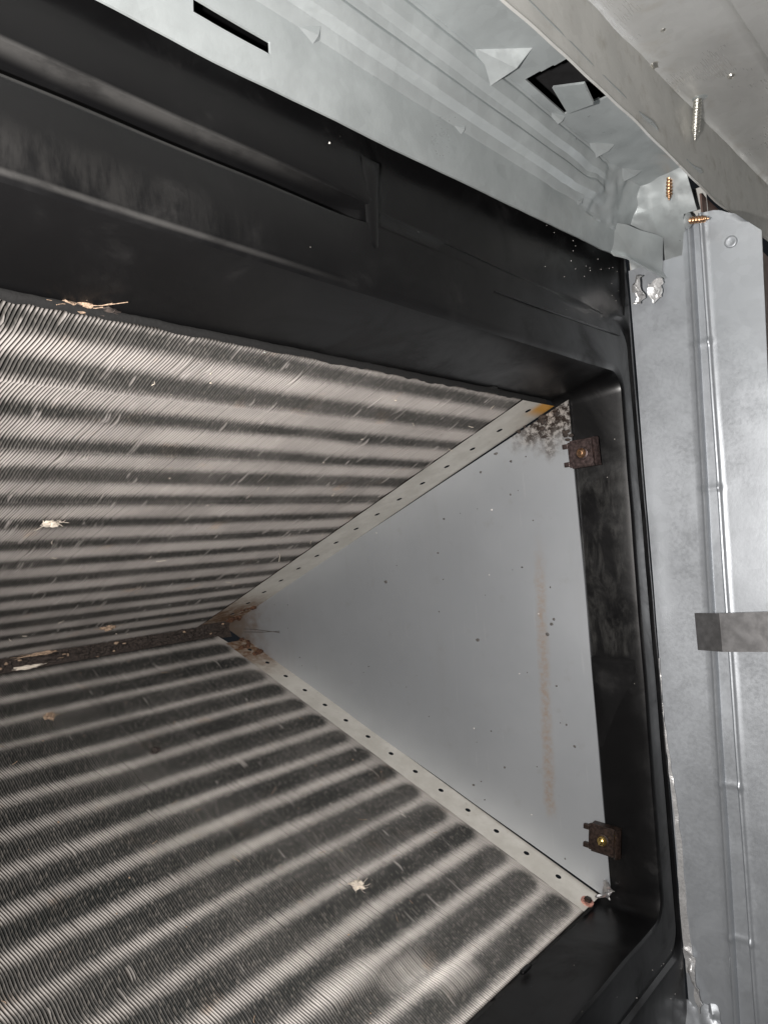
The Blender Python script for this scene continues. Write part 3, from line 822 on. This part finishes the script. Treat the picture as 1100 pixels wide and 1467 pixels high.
V, F = crumple((1016, 488, 492), (1010, 500, 476), (1004, 514, 480), (1012, 516, 498), 12, 10, 21)
mesh('foil_scrap', V, F, M['clip'], (1010, 503, 487), label='dirty torn foil bit in the lower corner of the pan', cat='foil', smooth=25, solid=1)

# ------------------------------------------------------------------ lint and rubbish
def fleck(p, rad, mat, label, seed, cat='lint'):
    fib = []
    for k in range(14):
        d0 = Vector((random.gauss(0, 1) * rad[0], random.gauss(0, 1) * rad[1] * .5, random.gauss(0, 1) * rad[2])) * 1.1
        fib.append(tube([tuple(Vector(p) + d0 * (i / 4) + Vector((math.sin(i + k), math.cos(i * 1.4 + k), math.sin(i * .7 + k))) * 1.2) for i in range(5)], .3, 4))
    V, F = join(*fib, lump(p, tuple(r_ * .85 for r_ in rad), seed, .95, 3), lump((p[0] + rad[0] * .6, p[1] - rad[1] * .3, p[2] + rad[2] * .3), tuple(r * .55 for r in rad), seed + 3, .6, 2))
    mesh('lint_fleck' if cat == 'lint' else 'debris', V, F, M[mat], p, label=label, cat=cat, smooth=60)
fleck(SU.pt(418, 341, 2), (7.5, 4, 9), 'lint', 'round cream lint tuft on the upper fins at the left', 1)
fleck(SU.pt(694, 742, 2), (13, 5, 5), 'tan', 'flat tan lint smear just above the dark ridge', 2)
fleck(SL.pt(722, 207, 2), (7, 5, 11), 'lint', 'white lint fleck on the lower fins', 3)
fleck(SL.pt(556, 700, 2), (8, 6, 10), 'tan', 'tan lint tuft on the lower fins close under the ridge at the left', 4)
fleck(SL.pt(650, 560, 2), (6, 5, 6), 'grime', 'brown dirt clot in the middle of the lower fins', 5, 'dirt')
fleck((288, -188, 511), (14, 5, 6), 'tan', 'tan flaky debris on the pan lip at the left edge', 6, 'debris')
fleck((312, -188, 510), (13, 4, 5), 'grime', 'brown crumb beside the tan flaky debris on the pan lip', 7, 'debris')
fleck((850, -190, 508), (14, 4, 5), 'foam', 'black foam crumb on the upper pan lip near the corner', 8, 'debris')
fleck((612, 138, 1263), (26, 3, 3), 'tan', 'long pale fibre lying along the dark ridge', 9, 'debris')
fleck((588, 156, 1262), (22, 3, 3), 'lint', 'whitish curl of lint on the dark ridge near the left edge', 11)
# white dust specks sprinkled over the pan
parts = []
for i in range(48):
    if i < 22: x = random.uniform(830, 1060); y = random.uniform(-372, -305) + (1000 - x) * .02; z = 411
    else: x = random.uniform(700, 1060); y = random.uniform(560, 680); z = 410
    r = random.choice([.25, .3, .4, .4, .6])
    parts.append(lump((x, y, z - 1), (r, r, .6), i, .3, 1))
for (x, y, z) in ((420, -199, 470), (640, -201, 455), (460, -330, 408)): parts.append(lump((x, y, z), (1.0, 1.0, 1.0), int(x), .4, 1))
V, F = join(*parts); mesh('dust_speck', V, F, M['dust'], PAN0, pan, kind='stuff')

# fine lint and grit caught on the fin edges
for sl, nn, xm, sd in ((SU, 70, 925, 1), (SL, 90, 965, 2)):
    parts = []
    for i in range(nn):
        p = sl.pt(random.uniform(200, xm), random.uniform(15, 815), .6); r = random.choice([.4, .5, .6, .9, 1.3])
        if i % 2:
            parts.append(lump(p, (r, r * .8, r * 1.2), i, .6, 1))
        else:
            q0 = Vector(p); d0 = Vector((random.gauss(0, 1), random.gauss(0, 1) * .5, random.gauss(0, 1))).normalized(); L0 = random.uniform(5, 16)
            parts.append(tube([tuple(q0 + d0 * (L0 * k / 5) + Vector((math.sin(k * 1.3 + i), 0, math.cos(k + i))) * .8) for k in range(6)], .35, 5))
    V, F = join(*parts); mesh('lint_specks', V, F, M['lint'] if sd == 1 else M['tan'], COIL0, coil, kind='stuff')
